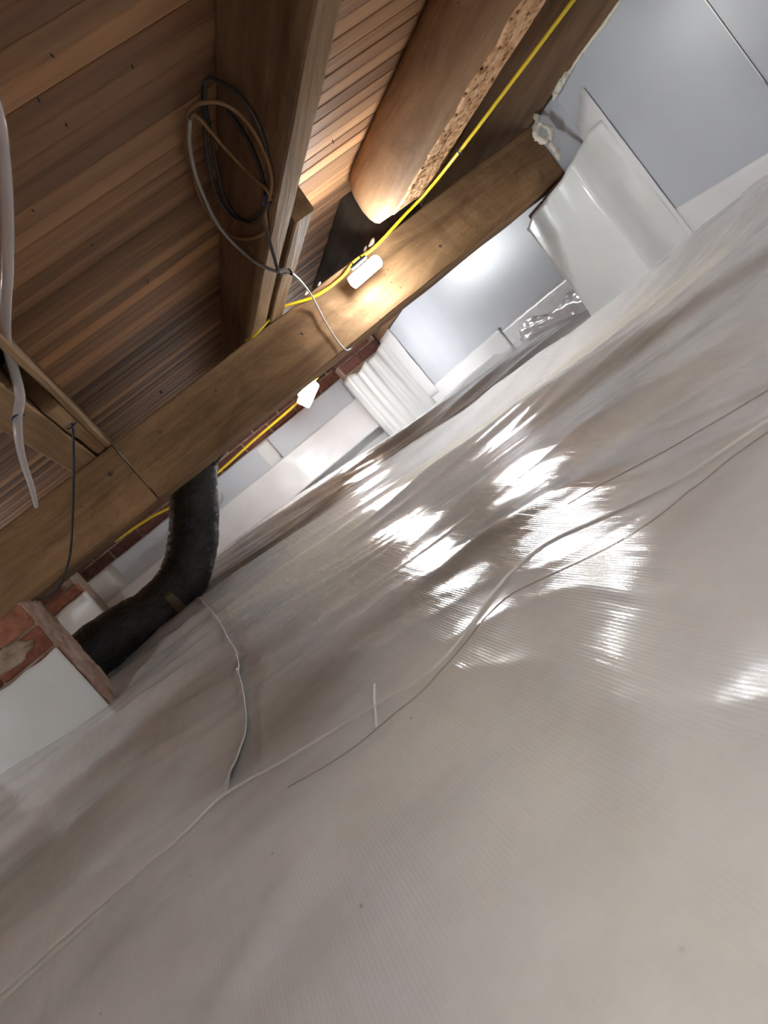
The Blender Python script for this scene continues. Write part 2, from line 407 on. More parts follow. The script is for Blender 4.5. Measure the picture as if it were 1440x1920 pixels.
# fold shade (below .5) and fold light (above .5) painted into the sheet colour: strokes over the ground
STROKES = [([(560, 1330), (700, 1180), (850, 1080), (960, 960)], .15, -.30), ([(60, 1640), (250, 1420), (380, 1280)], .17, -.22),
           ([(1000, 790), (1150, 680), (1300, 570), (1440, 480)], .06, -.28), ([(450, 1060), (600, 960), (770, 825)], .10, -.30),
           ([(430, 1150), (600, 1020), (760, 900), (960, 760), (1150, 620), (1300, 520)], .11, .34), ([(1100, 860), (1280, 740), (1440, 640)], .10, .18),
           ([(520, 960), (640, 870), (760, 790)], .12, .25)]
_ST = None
def fold_shade(x, y):
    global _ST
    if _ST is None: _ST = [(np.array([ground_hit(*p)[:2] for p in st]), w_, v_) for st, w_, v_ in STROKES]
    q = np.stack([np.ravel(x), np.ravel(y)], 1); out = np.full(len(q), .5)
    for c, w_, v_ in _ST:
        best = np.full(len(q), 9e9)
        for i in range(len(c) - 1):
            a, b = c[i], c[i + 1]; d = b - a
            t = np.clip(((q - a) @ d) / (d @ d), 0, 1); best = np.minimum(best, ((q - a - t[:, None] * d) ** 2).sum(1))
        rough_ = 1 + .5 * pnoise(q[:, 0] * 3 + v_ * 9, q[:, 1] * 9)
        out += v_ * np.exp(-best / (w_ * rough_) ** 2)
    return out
def grid_mesh(X, Y, Z):
    ny, nx = X.shape
    V = np.stack([X.ravel(), Y.ravel(), Z.ravel()], 1)
    idx = np.arange(nx * ny).reshape(ny, nx)
    Fc = np.stack([idx[:-1, :-1].ravel(), idx[:-1, 1:].ravel(), idx[1:, 1:].ravel(), idx[1:, :-1].ravel()], 1)
    return V, Fc
def grid_obj(name, X, Y, Z, mat, parent=None):
    V, Fc = grid_mesh(X, Y, Z)
    off = np.array(wloc(parent)) if parent is not None else np.zeros(3)
    me = bpy.data.meshes.new(name); me.from_pydata((V - off).tolist(), [], Fc.tolist())
    me.polygons.foreach_set('use_smooth', [True] * len(me.polygons))
    at = me.attributes.new('fold_shade', 'FLOAT', 'POINT'); at.data.foreach_set('value', fold_shade(X, Y).astype(np.float32))
    return link(name, me, mat, parent)

xs = np.concatenate([np.linspace(-3.2, -1.0, 50, endpoint=False), np.linspace(-1.0, 1.76, 340)])
ys = np.concatenate([np.linspace(-1.6, .1, 40, endpoint=False), np.linspace(.1, 1.2, 190, endpoint=False), np.linspace(1.2, 2.8, 170, endpoint=False), np.linspace(2.8, 4.9, 110)])
GX, GY = np.meshgrid(xs, ys)
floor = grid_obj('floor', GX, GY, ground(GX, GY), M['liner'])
setp(floor, 'white woven vapor barrier sheet covering the uneven crawl space ground', kind='structure')

# overlapping sheet, left of the free edge
edge = catmull([(-.165, .835, 0), (-.125, .98, 0), (-.108, 1.18, 0), (-.10, 1.5, 0), (-.125, 2.1, 0), (-.16, 2.6, 0)], 14)
edge = np.array(edge)
nu = 60
U = np.linspace(0, 1, nu) ** 1.8
X = edge[:, 0][:, None] - U[None] * 1.4
Y = edge[:, 1][:, None] + U[None] * 0.03
lip = .009 * np.exp(-((edge[:, 0][:, None] - X) / .012) ** 2) * (.6 + .4 * np.sin(edge[:, 1] * 17))[:, None]
ZF = ground(X, Y) + .004 + lip - (.007 * np.exp(-(np.arange(len(edge)) / 2.0) ** 2))[:, None]
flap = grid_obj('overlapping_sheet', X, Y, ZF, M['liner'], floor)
sm = flap.modifiers.new('thickness', 'SOLIDIFY'); sm.thickness = .002; sm.offset = 1
setp(flap, 'overlapping liner sheet with a curled free edge')
tube('sheet_edge', [(a[0] + .001, a[1], z) for a, z in zip(edge[::3], ZF[::3, 0])], .0010, M['edge'], floor, seg=6, n=3)

def line_on_floor(name, pix, r, mat, lift=.001, flat=1.0):
    pts = [ground_hit(*p) + np.array([0, 0, lift]) for p in pix]
    c = catmull(pts, 8)
    c = [np.array([p[0], p[1], float(ground(p[0], p[1])) + lift + (.0055 * min(1, max(0, (-.12 - p[0]) / .06)) if name == 'seam_welt' else 0)]) for p in c]
    V, Fc = tube_geo(c, r, seg=6, n=1, flat=flat)
    return mesh(name, V, Fc, mat, floor, smooth=True)
line_on_floor('seam_welt', [(0, 1880), (200, 1700), (330, 1590), (450, 1480), (540, 1425), (640, 1365), (700, 1330), (800, 1265), (870, 1190), (930, 1110), (1019, 1025), (1132, 971), (1215, 933), (1298, 887), (1440, 792), (1530, 735)], .0016, M['weld'], .0010)
line_on_floor('stitching', [(540, 1478), (640, 1420), (706, 1368), (800, 1290), (870, 1210), (940, 1130), (998, 1096), (1115, 1042), (1215, 983), (1298, 917), (1361, 867), (1440, 812), (1530, 750)], .0004, M['thread'], .0003)
line_on_floor('stitching', [(1065, 946), (1194, 875), (1298, 817), (1440, 733), (1530, 680)], .00035, M['thread'], .0003)
line_on_floor('seam_patch', [(703, 1285), (702, 1310), (705, 1340), (706, 1366)], .0013, M['weld'], .0006)

# ------------------------------------------------------------------ ceiling of narrow boards
ceil = mesh('ceiling', *boxgeo(-3.3, 1.9, -1.7, 4.95, .946, .97), M['rim'])
setp(ceil, 'dark underside above the narrow subfloor boards', kind='structure')
pitch = .0555
def plank_mesh(i):
    V, Fc = boxgeo(-3.2, 1.80, -.0266, .0266, .0, .024)
    me = bpy.data.meshes.new('plank'); me.from_pydata(V, [], Fc); bevel_me(me, .0022)
    me.materials.append(M['plank']); return me
pms = [plank_mesh(i) for i in range(2)]
y = -1.58; k = 0
while y < 4.85:
    o = link('plank', pms[k % 2], None, ceil); o.location = (random.uniform(-.0, .0), y, .9205 + random.uniform(0, .0025))
    o.rotation_euler = (random.uniform(-.02, .02), 0, 0)
    y += pitch; k += 1

for px, py, ln in [(279, 527, .014), (171, 460, .010), (127, 235, .008), (76, 190, .006), (62, 395, .006), (525, 268, .009), (625, 265, .010), (98, 105, .006), (250, 125, .006)]:
    p = P(px, py, z=.918)
    mesh('nail', *tube_geo([p + np.array([0, 0, .006]), p + np.array([random.uniform(-.5, .5) * ln, -ln * random.uniform(-.2, .5), -ln * .5])], .0014, seg=6, n=3), M['steel'], ceil)

# ------------------------------------------------------------------ walls
# right wall: masonry core, insulation boards, tape
wr = box('wall_right', (WALL_X + .03, WALL_X + .13, -1.7, 4.95, -.2, .717), M['mortar'], bev=0)
setp(wr, 'insulated foundation wall faced with grey film boards and white tape', kind='structure')
def panel(y0, y1, z0, z1, x=WALL_X, t=.03): return box('insulation_board', (x, x + t, y0, y1, z0, z1), M['panel'], wr, bev=.002)
panel(-1.6, 1.438, -.1, .715); panel(1.441, 2.03, -.1, .715); panel(2.03, FAR_Y, -.1, .715)
def ripple_sheet(name, fn, nu, nv, mat, parent, thick=.0015, label=None):
    """fn(u,v)->(x,y,z); a thin sheet with thickness"""
    V = [fn(i / (nu - 1), j / (nv - 1)) for j in range(nv) for i in range(nu)]
    Fc = [(j * nu + i, j * nu + i + 1, (j + 1) * nu + i + 1, (j + 1) * nu + i) for j in range(nv - 1) for i in range(nu - 1)]
    o = mesh(name, V, Fc, mat, parent, smooth=True)
    s_ = o.modifiers.new('thickness', 'SOLIDIFY'); s_.thickness = thick; s_.offset = 0
    if label: o['label'] = label
    return o
def nz(a, b, c=0.): return noise.noise(Vector((a, b, c)))
def wall_tape(y0, y1, z0, z1, lift=.002, wav=.0012, f=18, mat='tape'):
    """strip given by corner functions z0(y), z1(y) or numbers"""
    g = lambda q, y: q(y) if callable(q) else q
    def fn(u, v):
        y = y0 + (y1 - y0) * u; za, zb = g(z0, y), g(z1, y); z = za + (zb - za) * v
        return (WALL_X - lift - abs(nz(y * f, z * f, lift * 900)) * wav * 2, y, z)
    return ripple_sheet('tape_strip', fn, 40, 14, M[mat], wr, .0008)
wall_tape(-.2, 1.93, .0, lambda y: .155 + .02 * (y - 1.54) / .38 * 1.8)
wall_tape(1.905, 2.04, .03, lambda y: .65 - .75 * max(0, y - 1.93), lift=.0035)
wall_tape(2.44, 3.3, .02, .245, lift=.002, wav=.003)
wall_tape(3.25, 4.62, .02, lambda y: .265 - .01 * (y - 3.2), lift=.003, wav=.003)
wall_tape(4.40, 4.68, .2, .72, lift=.005, wav=.004)
wall_tape(1.438, 1.442, .30, .71, lift=.0012, wav=.0005)

# crumpled glossy film at the foot of the wall, beside the pier
def crum(u, v):
    y = 2.47 + .62 * u; z0 = float(ground(1.70, y)) - .01; z = z0 + v * (.085 + .02 * math.sin(u * 9) - .03 * u)
    x = WALL_X - .012 - .045 * (1 - v) ** 1.5 - .010 * nz(u * 5, v * 3, 3) - .003 * nz(u * 12, v * 6, 8)
    return (min(x, WALL_X - .006), y, z)
ripple_sheet('crumpled_film', crum, 60, 24, M['gloss'], wr, .001, 'shiny crumpled clear film at the foot of the wall')

# foam beads at the wall top
def blob(name, pts, r, mat, parent, seg=8, n=8, jit=.35, seed=0):
    V, Fc = tube_geo(pts, r, seg=seg, n=n, rfun=lambda i, L: (1 - .6 * abs(2 * i / max(1, L - 1) - 1) ** 4))
    W = []
    for v in V:
        e = nz(v[0] * 60 + seed, v[1] * 60, v[2] * 60) * jit * r * 2
        W.append((v[0] + e, v[1] + nz(v[1] * 60, v[2] * 60, v[0] * 60 + seed) * jit * r * 2, v[2] + e * .7))
    return mesh(name, W, Fc, mat, parent, smooth=True)
blob('foam_bead', [(1.728, 1.60, .716), (1.724, 1.72, .712), (1.726, 1.83, .718), (1.722, 1.90, .714)], .006, M['foam'], wr, n=10, jit=.7)
blob('foam_bead', [(1.724, 1.90, .714), (1.722, 1.94, .716), (1.718, 1.985, .712), (1.716, 2.01, .706)], .012, M['foam'], wr, n=8, jit=.8, seed=3)
ctr = P(1019, 249, y=2.09)
ring = [(ctr[0] + .020 * math.cos(a) - .004, 2.09 - .006 * a / 6.3 - .008 * math.cos(a), ctr[2] + .026 * math.sin(a)) for a in np.linspace(.3, 6.9, 14)]
f1 = blob('foam_bead', ring, .0125, M['foam'], wr, n=4, seg=9, jit=.35, seed=5); f1['label'] = 'curled ring of cream spray foam'
blob('foam_bead', [P(1030, 268, y=2.08), P(1042, 284, y=2.065), P(1050, 298, y=2.05)], .008, M['foam'], wr, n=8, jit=.5, seed=8)
blob('foam_bead', [P(1003, 215, y=2.12), P(1010, 228, y=2.10)], .009, M['foam'], wr, n=8, jit=.5, seed=11)

# far wall with bricks showing above the sheet
wb = box('wall_back', (-3.2, WALL_X + .03, FAR_Y + .02, FAR_Y + .12, -.2, .92), M['mortar'], bev=0)
setp(wb, 'far foundation wall with a strip of dark red bricks above white sheeting', kind='structure')
def brick_mesh(l, d, h, seed):
    V, Fc = boxgeo(-l / 2, l / 2, -d / 2, d / 2, -h / 2, h / 2)
    me = bpy.data.meshes.new('brick'); me.from_pydata(V, [], Fc); bevel_me(me, .004, 1)
    r_ = random.Random(seed)
    for v in me.vertices: v.co += Vector((r_.uniform(-1, 1), r_.uniform(-1, 1), r_.uniform(-1, 1))) * .0014
    return me
bm1 = [brick_mesh(.205, .09, .065, s) for s in range(4)]
for q in bm1: q.materials.append(M['brick_dark'])
for c in range(4):
    for i in range(15):
        x = -1.6 + i * .217 + (.108 if c % 2 else 0)
        if x > 1.62: continue
        o = link('brick', bm1[(i + c) % 4], None, wb)
        o.location = Vector((x, FAR_Y + .055 + random.uniform(-.004, .004), .665 + c * .076)) - wloc(wb)
def far_sheet(u, v):
    x = -1.9 + 3.62 * u; z = -.05 + (.700 + .006 * nz(x * 5, 1) + .05) * v
    y = FAR_Y - .002 - .008 * abs(nz(x * 3, z * 8)) - .06 * max(0, .35 - z) * (1 + nz(x * 4, 2))
    return (x, y, z)
o = ripple_sheet('white_sheet', far_sheet, 160, 30, M['wrap'], wb, .002)
def far_panel(x0, x1):
    b = box('insulation_board', (x0, x1, FAR_Y - .024, FAR_Y - .012, .47, .697), M['panel'], wb, bev=.002)
far_panel(-.55, .62); far_panel(.72, 1.36)
def far_tape(u, v):
    x = -.8 + 2.2 * u; z = .28 + .25 * v
    return (x, FAR_Y - .027 - .012 * abs(nz(x * 6, z * 9, 4)) - .05 * (1 - v) ** 2, z)
ripple_sheet('tape_strip', far_tape, 120, 20, M['tape'], wb, .001)
wl = box('wall_left', (-3.3, -3.2, -1.7, 4.95, -.2, .92), M['wallplain'], bev=0); setp(wl, 'white lined wall at the left', kind='structure')
wf = box('wall_front', (-3.2, WALL_X + .03, -1.7, -1.6, -.2, .92), M['wallplain'], bev=0); setp(wf, 'white lined wall behind the camera', kind='structure')

# brick pier carrying the girder at the left
pier = thing('brick_pier', (-.66, 2.19, .14), 'red brick pier with smeared mortar, lower half in white sheet, under girder', 'pier')
box('mortar_core', (-.806, -.494, 2.108, 2.285, .10, .517), M['mortar'], pier, bev=.003)
bp = [brick_mesh(.16, .09, .066, 20 + s) for s in range(3)]
bh = [brick_mesh(.105, .09, .066, 30 + s) for s in range(3)]
for q in bp + bh: q.materials.append(M['brick'])
for c in range(6):
    z = .485 - c * .075
    row = [(-.732, bp), (-.568, bp)] if c % 2 else [(-.758, bh), (-.65, bh), (-.541, bh)]
    for j, (x, ms) in enumerate(row):
        o = link('brick', ms[(j + c) % 3], None, pier); o.location = Vector((x, 2.148 + random.uniform(-.003, .003), z)) - wloc(pier)
# mortar coat on the side that faces the duct
def parge(u, v):
    z = .135 + .385 * v; y = 2.103 + .182 * u
    return (-.488 + .006 * nz(y * 30, z * 22) + .004 * nz(y * 70, z * 70, 4), y, z)
ripple_sheet('mortar_coat', parge, 16, 40, M['parge'], pier, .010)
def smear(u, v):
    a = u * 2 * math.pi; r_ = v * (1 + .35 * nz(math.cos(a) * 2, math.sin(a) * 2, 6))
    return (-.60 + .075 * r_ * math.cos(a), 2.101 - .004 * (1 - v * .9) - .001, .425 + .030 * r_ * math.sin(a) - .01 * r_ * math.cos(a))
ripple_sheet('mortar_smear', smear, 28, 6, M['mortar'], pier, .003)
def pwrap(u, v):
    x = -.814 + .324 * u; zt = .366 + .008 * nz(x * 14, 3) ; z0 = .10
    z = z0 + (zt - z0) * v
    return (x, 2.094 - .009 * abs(nz(x * 5 + z * 3, z * 7)) - .05 * max(0, .24 - z), z)
ripple_sheet('white_sheet', pwrap, 40, 24, M['wrap'], pier, .002)

# wrapped pier at the right wall, carries the girder end
rp = thing('wrapped_pier', (1.68, 2.22, .04), 'brick pier wrapped in glossy white sheet against the right wall below the girder end', 'pier')
box('pier_core', (1.638, 1.728, 2.05, 2.40, .0, .44), M['mortar'], rp, bev=.004)
bq = [brick_mesh(.085, .11, .062, 50 + s) for s in range(3)]
for q in bq: q.materials.append(M['brick_dark'])
for j in range(3):
    o = link('brick', bq[j], None, rp); o.location = Vector((1.685, 2.108 + j * .117, .476)) - wloc(rp)
prof = catmull([(1.727, 1.925, 0), (1.712, 1.955, 0), (1.690, 1.985, 0), (1.655, 2.005, 0), (1.632, 2.025, 0), (1.626, 2.05, 0), (1.627, 2.15, 0), (1.626, 2.3, 0), (1.628, 2.415, 0), (1.634, 2.428, 0), (1.70, 2.44, 0), (1.727, 2.45, 0)], 6)
def rwrap(u, v):
    k_ = u * (len(prof) - 1); i = min(int(k_), len(prof) - 2); p = prof[i] + (prof[i + 1] - prof[i]) * (k_ - i)
    zt = np.interp(p[1], [1.92, 1.97, 2.02, 2.1, 2.35, 2.45], [.545, .55, .515, .50, .492, .47])
    z0 = .02; z = z0 + (zt - z0) * v
    wv = .004 * nz(p[1] * 16, z * 6, 2) * (1 if 2.04 < p[1] < 2.4 else 2.2)
    flare = .02 * max(0, (.09 - z) / .09)
    return (min(p[0] - wv - flare, WALL_X - .003), p[1] - (flare if p[1] < 2.03 else 0), z)
ripple_sheet('white_wrap', rwrap, 90, 40, M['wrap'], rp, .002)

# folded wrapped pier in the far corner
fc = thing('corner_pier', (1.54, 4.7, .1), 'far corner pier wrapped in vertically folded white sheet, dark brick on top', 'pier')
box('pier_core', (1.37, 1.708, 4.66, 4.755, .05, .80), M['mortar'], fc, bev=.004)
for c in range(2):
    for j in range(2):
        o = link('brick', bm1[(c + j) % 4], None, fc); o.location = Vector((1.46 + j * .155 - c * .03, 4.69, .715 + c * .075)) - wloc(fc); o.scale = (.75, 1, 1)
def fold(u, v):
    x = 1.355 + .37 * u; zt = .655 + .10 * max(0, u - .55) + .02 * nz(x * 12, 5); z = .08 + (zt - .08) * v
    f_ = (.022 * nz(u * 5.5 + .25 * nz(z * 3, 1), 2.2) + .010 * nz(u * 14, z * 2, 9)) * (.35 + .65 * v)
    edge_ = .12 * max(0, (.05 - u) / .05)
    return (x, 4.615 + f_ + edge_ - .05 * (1 - v) ** 2, z)
ripple_sheet('folded_sheet', fold, 80, 24, M['wrap'], fc, .002)

# far pilaster at the left with red bricks
fp = thing('far_pilaster', (-.98, 4.5, .2), 'far brick pilaster behind the duct, bright red bricks above a white wrap', 'pier')
box('pier_core', (-1.42, -.735, 4.45, 4.79, .1, .80), M['mortar'], fp, bev=.004)
bf = [brick_mesh(.205, .09, .064, 70 + s) for s in range(3)]
for q in bf: q.materials.append(M['brick'])
for c in range(4):
    for j in range(4):
        x = -1.335 + j * .216 - (.10 if c % 2 else 0)
        if x < -1.33 or x > -.80: 
            if c % 2 == 0: continue
        o = link('brick', bf[(c + j) % 3], None, fp); o.location = Vector((min(x, -.835), 4.475, .60 + c * .075)) - wloc(fp)
def fpw(u, v):
    x = -1.43 + .71 * u; z = .12 + (.635 + .012 * nz(x * 9, 2) - .12) * v
    return (x, 4.415 - .012 * nz(x * 8, z * 6) - .03 * (1 - v) + .1 * max(0, u - .985) * 30, z)
ripple_sheet('white_wrap', fpw, 70, 24, M['wrap'], fp, .002)

# ------------------------------------------------------------------ timbers
GY0, GY1, GZ0, GZ1 = 2.20, 2.36, .52, .724
gp = [(GY0, GZ0), (GY1, GZ0), (GY1, GZ1), (GY0, GZ1)]
g1 = timber('girder_beam', -.0265, 1.728, gp, gp, 'x', M['girder'], n=50, jit=.0022, seed=1, origin=(.85, 2.28, .52))
setp(g1, 'long brown timber girder carrying the glowing tube lamp, running into the white wall', 'beam', 'girder timbers')
g2 = timber('girder_beam', -2.9, -.0335, [(GY0 + .004, GZ0 - .006), (GY1, GZ0 - .006), (GY1, GZ1), (GY0 + .004, GZ1)], [(GY0 + .003, GZ0 - .002), (GY1, GZ0 - .002), (GY1, GZ1), (GY0 + .003, GZ1)], 'x', M['girder'], n=60, jit=.0022, seed=5, origin=(-1.4, 2.28, .52))
setp(g2, 'darker timber girder resting on the red brick pier, left of the joint', 'beam', 'girder timbers')
for px, py in [(405, 733), (300, 810), (205, 890), (567, 625), (825, 462), (302, 735)]:
    p = P(px, py, y=GY0 - .001)
    mesh('nail_head', *loft([[(p[0] + r_ * math.cos(a), p[1] - t, p[2] + r_ * math.sin(a)) for a in np.linspace(0, 6.28, 9)[:-1]] for r_, t in ((.005, -.004), (.005, .001), (.002, .003))]), M['steel'], g1 if p[0] > -.0265 else g2)

j1 = thing('floor_joist', (.57, 1.6, .72), 'wide floor joist with wire coil on its side and a sister board', 'joist', 'floor joists')
timber('main_board', -1.5, 3.85, [(.632, .72), (.688, .72), (.60, .920), (.545, .920)], [(.435, .728), (.495, .728), (.59, .920), (.535, .920)], 'y', M['joist'], j1, n=70, jit=.002, seed=11)
ye = P(584, 397, z=.722)[1]
mb_ = j1.children[0].data; mb_.materials.append(M['saw'])
for p_ in mb_.polygons:
    if p_.normal.z < -.8: p_.material_index = 1  # paler rough-sawn underside, floor bounce light put into its colour
timber('sister_board', ye, 3.85, [(.592, .722), (.648, .722), (.665, .92), (.605, .92)], [(.53, .728), (.58, .728), (.66, .92), (.60, .92)], 'y', M['saw'], j1, n=40, jit=.002, seed=13)

lj = thing('log_joist', (1.22, 1.0, .72), 'thick rounded log joist with a worm-eaten pitted flat underside', 'joist')
def log_lr(yv):
    v = max(yv, .7) - 1.3
    return 1.118 - .150 * v, 1.283 - .140 * v
LP = [(.30, .920), (.12, .885), (.03, .84), (-.01, .79), (.0, .748), (.04, .7235), (.5, .7215), (.96, .723), (1.05, .745), (1.10, .80), (1.09, .87), (1.0, .92)]
rings = []
for yv in list(np.linspace(-1.5, 1.95, 60)) + [2.0, 2.05, 2.10, 2.14, 2.17, 2.19, 2.20]:
    tap = min(1, max(0, (yv - 1.95) / .25)); xl, xr = log_lr(yv); cx_ = (xl + xr) / 2 + .03
    rnd_ = math.sqrt(max(.12, 1 - tap ** 3.0))
    ring = []
    for k_, (fr, b) in enumerate(LP):
        a = xl + (xr - xl) * fr
        e = .003 * nz(a * 14, yv * 4, b * 14) + .0012 * nz(a * 50, yv * 30, b * 50)
        ring.append((cx_ + (a - cx_) * rnd_ + e, yv, .92 + (b - .92) * (.25 + .75 * rnd_) + (e if b < .915 else 0)))
    rings.append(ring)
mesh('log_body', *loft(rings), M['log'], lj, smooth=True)
FV = []; FF = []
ysf = np.linspace(-1.5, 2.03, 260)
for yv in ysf:
    xl, xr = log_lr(yv)
    w0 = .020 * nz(yv * 9, 2) + .010 * nz(yv * 33, 5)
    for t in np.linspace(0, 1, 9):
        xx = xl + .016 + w0 * (1 - t) + (xr - xl - .022) * t
        dz = .0022 * nz(xx * 60, yv * 60, 1) + .0025 * nz(xx * 130, yv * 130, 7)
        FV.append((xx, yv, .7185 + dz + (.012 if t == 0 else .010 if t == 1 else 0)))
for i in range(len(ysf) - 1):
    for j in range(8): FF.append((i * 9 + j, i * 9 + j + 1, (i + 1) * 9 + j + 1, (i + 1) * 9 + j))
fl = mesh('worm_eaten_face', FV, FF, M['log_flat'], lj); fl['label'] = 'orange-tan underside pitted with worm holes'
NP = [(1.045, .726), (1.26, .726), (1.26, .92), (1.045, .92)]
nj = timber('floor_joist', 2.27, 3.85, NP, NP, 'y', M['shade_dark'], n=20, seed=17, origin=(1.09, 3.0, .726))
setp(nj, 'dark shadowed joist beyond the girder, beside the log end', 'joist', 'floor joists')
rj = timber('rim_joist', -1.6, 4.78, [(1.715, .7175), (1.79, .7175), (1.79, .92), (1.715, .92)], [(1.715, .7175), (1.79, .7175), (1.79, .92), (1.715, .92)], 'y', M['rim'], n=60, jit=.0025, seed=19, origin=(1.75, 1.6, .7175))
setp(rj, 'dark brown rim joist lying on top of the insulated right wall', 'joist')

a0, a1 = P(33, 663, z=.725), P(210, 833, z=.725)
lb = timber('floor_joist', -1.5, 3.85, [(-.049, .725), (-.036, .725), (-.036, .92), (-.049, .92)], [(-.048, .727), (-.030, .727), (-.030, .92), (-.048, .92)], 'y', M['saw'], n=60, seed=23, origin=(-.05, 1.6, .725))
setp(lb, 'thin joist board meeting the girder at its joint', 'joist', 'floor joists')
bl = timber('spacer_block', P(113, 757, z=.726)[1], 2.36, [(-.086, .726), (-.050, .726), (-.050, .86), (-.086, .86)], [(-.079, .727), (-.050, .727), (-.050, .86), (-.079, .86)], 'y', M['saw'], n=14, seed=29, origin=(-.07, 1.9, .726))
setp(bl, 'pale wooden spacer block with navy tie between the paired joist boards', 'block')
lb2 = timber('floor_joist', -1.5, 3.85, [(-.155, .722), (-.088, .722), (-.088, .92), (-.155, .92)], [(-.170, .727), (-.089, .727), (-.089, .92), (-.17, .92)], 'y', M['saw'], n=60, seed=31, origin=(-.12, 1.6, .722))
setp(lb2, 'wide joist board left of the spacer block, clear hose tied below it', 'joist', 'floor joists')

# ------------------------------------------------------------------ duct
duct = thing('flexible_duct', (-.12, 2.58, .26), 'black plastic-covered flexible duct bending down behind the girder', 'duct')
dp = [P(372, 800, y=2.64), P(362, 880, y=2.63), P(364, 960, y=2.60), P(360, 1030, y=2.58), P(338, 1095, y=2.56), P(285, 1150, y=2.53), P(215, 1192, y=2.49), np.array([-.56, 2.44, .295]), np.array([-.85, 2.42, .265]), np.array([-1.2, 2.42, .26])]
V, Fc = tube_geo(dp, .086, seg=28, n=22, rfun=lambda i, L: 1 + .006 * math.sin(i * 1.15) + .012 * nz(i * .3, 1) + .010 * nz(i * .9, 7))
V = [tuple(np.array(v) + .003 * np.array([nz(v[0] * 18, v[1] * 18, v[2] * 18), nz(v[1] * 20, v[2] * 20, v[0] * 20), nz(v[2] * 25, v[0] * 25, v[1] * 25)])) for v in V]
mesh('duct_sleeve', V, Fc, M['duct'], duct, smooth=True)
# brown tape patch wrapped on the front of the sleeve
pc = P(318, 1138, y=2.47)
def dpatch(u, v):
    c_ = np.array(catmull(dp, 22)); i0 = 22 * 4 + 9; i = i0 + int(u * 5)
    t = c_[i + 1] - c_[i - 1]; t /= np.linalg.norm(t); up = np.array([0, 0, 1.]) - t * t[2]; up /= np.linalg.norm(up); s_ = np.cross(t, up)
    if s_[1] > 0: s_ = -s_
    a = (v - .5) * 1.1 - .35
    return tuple(c_[i] + .0915 * (math.cos(a) * s_ + math.sin(a) * up))
ripple_sheet('tape_patch', dpatch, 6, 8, M['ducttape'], duct, .0015)
pipe = thing('steel_pipe', (.17, 2.95, .5), 'short dull grey pipe end hiding behind the top of the black duct', 'pipe')
pa = P(404, 912, y=2.95)
mesh('pipe_wall', *tube_geo([pa + np.array([-.05, .0, .02]), pa + np.array([.05, 1.84, .10])], .05, seg=20, n=4), plain('dull_grey_metal', (.22, .22, .22), .35, Metallic=.6), pipe, smooth=True)

# ------------------------------------------------------------------ string of lamps on the yellow cable
def lamp(center, axis, half, r, label, added_shield=True):
    c = np.array(center); ax = np.array(axis, float); ax /= np.linalg.norm(ax)
    t = thing('work_lamp', tuple(c), label, 'lamp', 'lamps on the yellow cable')
    pts = []; rings = []
    up = np.array([0, 0, 1.]) - ax * ax[2]; up /= np.linalg.norm(up); s_ = np.cross(ax, up)
    for d, q in [(-half, .45), (-half * .97, .75), (-half * .88, .95), (-half * .75, 1), (0, 1), (half * .75, 1), (half * .88, .95), (half * .97, .75), (half, .45)]:
        rings.append([c + ax * d + r * q * (math.cos(a) * s_ + math.sin(a) * up) for a in np.linspace(0, 2 * math.pi, 17)[:-1]])
    mesh('led_tube', *loft(rings), M['led'], t, smooth=True)
    hs = []
    sgn = 1 if s_[1] > 0 else -1
    for d, q in [(-half * 1.03, .9), (-half, 1.06), (half, 1.06), (half * 1.03, .9)]:
        hs.append([c + ax * d + r * q * (math.cos(a) * s_ * sgn + math.sin(a) * up) for a in np.linspace(-.95, 1.15, 14)] +
                  [c + ax * d + r * (q + .07) * (math.cos(a) * s_ * sgn + math.sin(a) * up) for a in np.linspace(1.15, -.95, 14)])
    if added_shield: mesh('added_shield', *loft(hs), M['whitewire'], t)  # back shell added to keep lamp glare off girder and far wall
    b = c + up * (r + .013)
    rr = []
    for d, q in [(-half * .55, .55), (-half * .5, .9), (-half * .2, 1), (half * .2, 1), (half * .5, .9), (half * .55, .55)]:
        rr.append([b + ax * d + .008 * q * (math.cos(a) * s_ + math.sin(a) * up) for a in np.linspace(0, 2 * math.pi, 11)[:-1]])
    mesh('socket', *loft(rr), M['black'], t, smooth=True)
    for s in (-1, 1):
        mesh('clamp_screw', *tube_geo([b + ax * half * .3 * s, b + ax * half * .3 * s + up * .012], .003, seg=6, n=3), M['black'], t)
    return t
L1 = P(686, 508, y=2.12)
lamp(L1, P(716, 482, y=2.12) - P(656, 534, y=2.12), .058, .0205, 'glowing white tube lamp hanging on the front face of the girder')
L2 = P(578, 737, y=4.2)
lamp(L2, P(586, 718, y=4.2) - P(569, 757, y=4.22), .074, .040, 'distant glowing tube lamp below the girder, before the dark brick strip')
OUT = [((1.50, .10, .655), (0, 1, .1), 'unseen tube lamp on the cable beside the right wall, nearest the viewer'),  # lamps out of frame, added to brighten the space
       ((.85, -.35, .655), (1, .3, 0), 'added fill lamp on the cable just behind the viewer on the right'),
       ((.30, -.12, .655), (1, .1, 0), 'added fill lamp on the cable right above the viewer'),
       ((-.25, -.75, .655), (1, .2, 0), 'added fill lamp on the cable behind the viewer on the left'),
       ((-1.5, 1.5, .655), (.1, 1, 0), 'added fill lamp on the cable left of the brick pier')]
for c_, ax_, lb_ in OUT: lamp(c_, ax_, .050, .0225, lb_)
lamp((-1.0, 3.6, .705), (1, .1, 0), .050, .0225, 'unseen tube lamp hidden behind the girder before the far pilaster')  # out-of-view lamp added to brighten the far pilaster
cab = thing('yellow_cable', (1.2, 1.82, .70), 'yellow electric cable strung under the log joist and across the girder', 'cable')
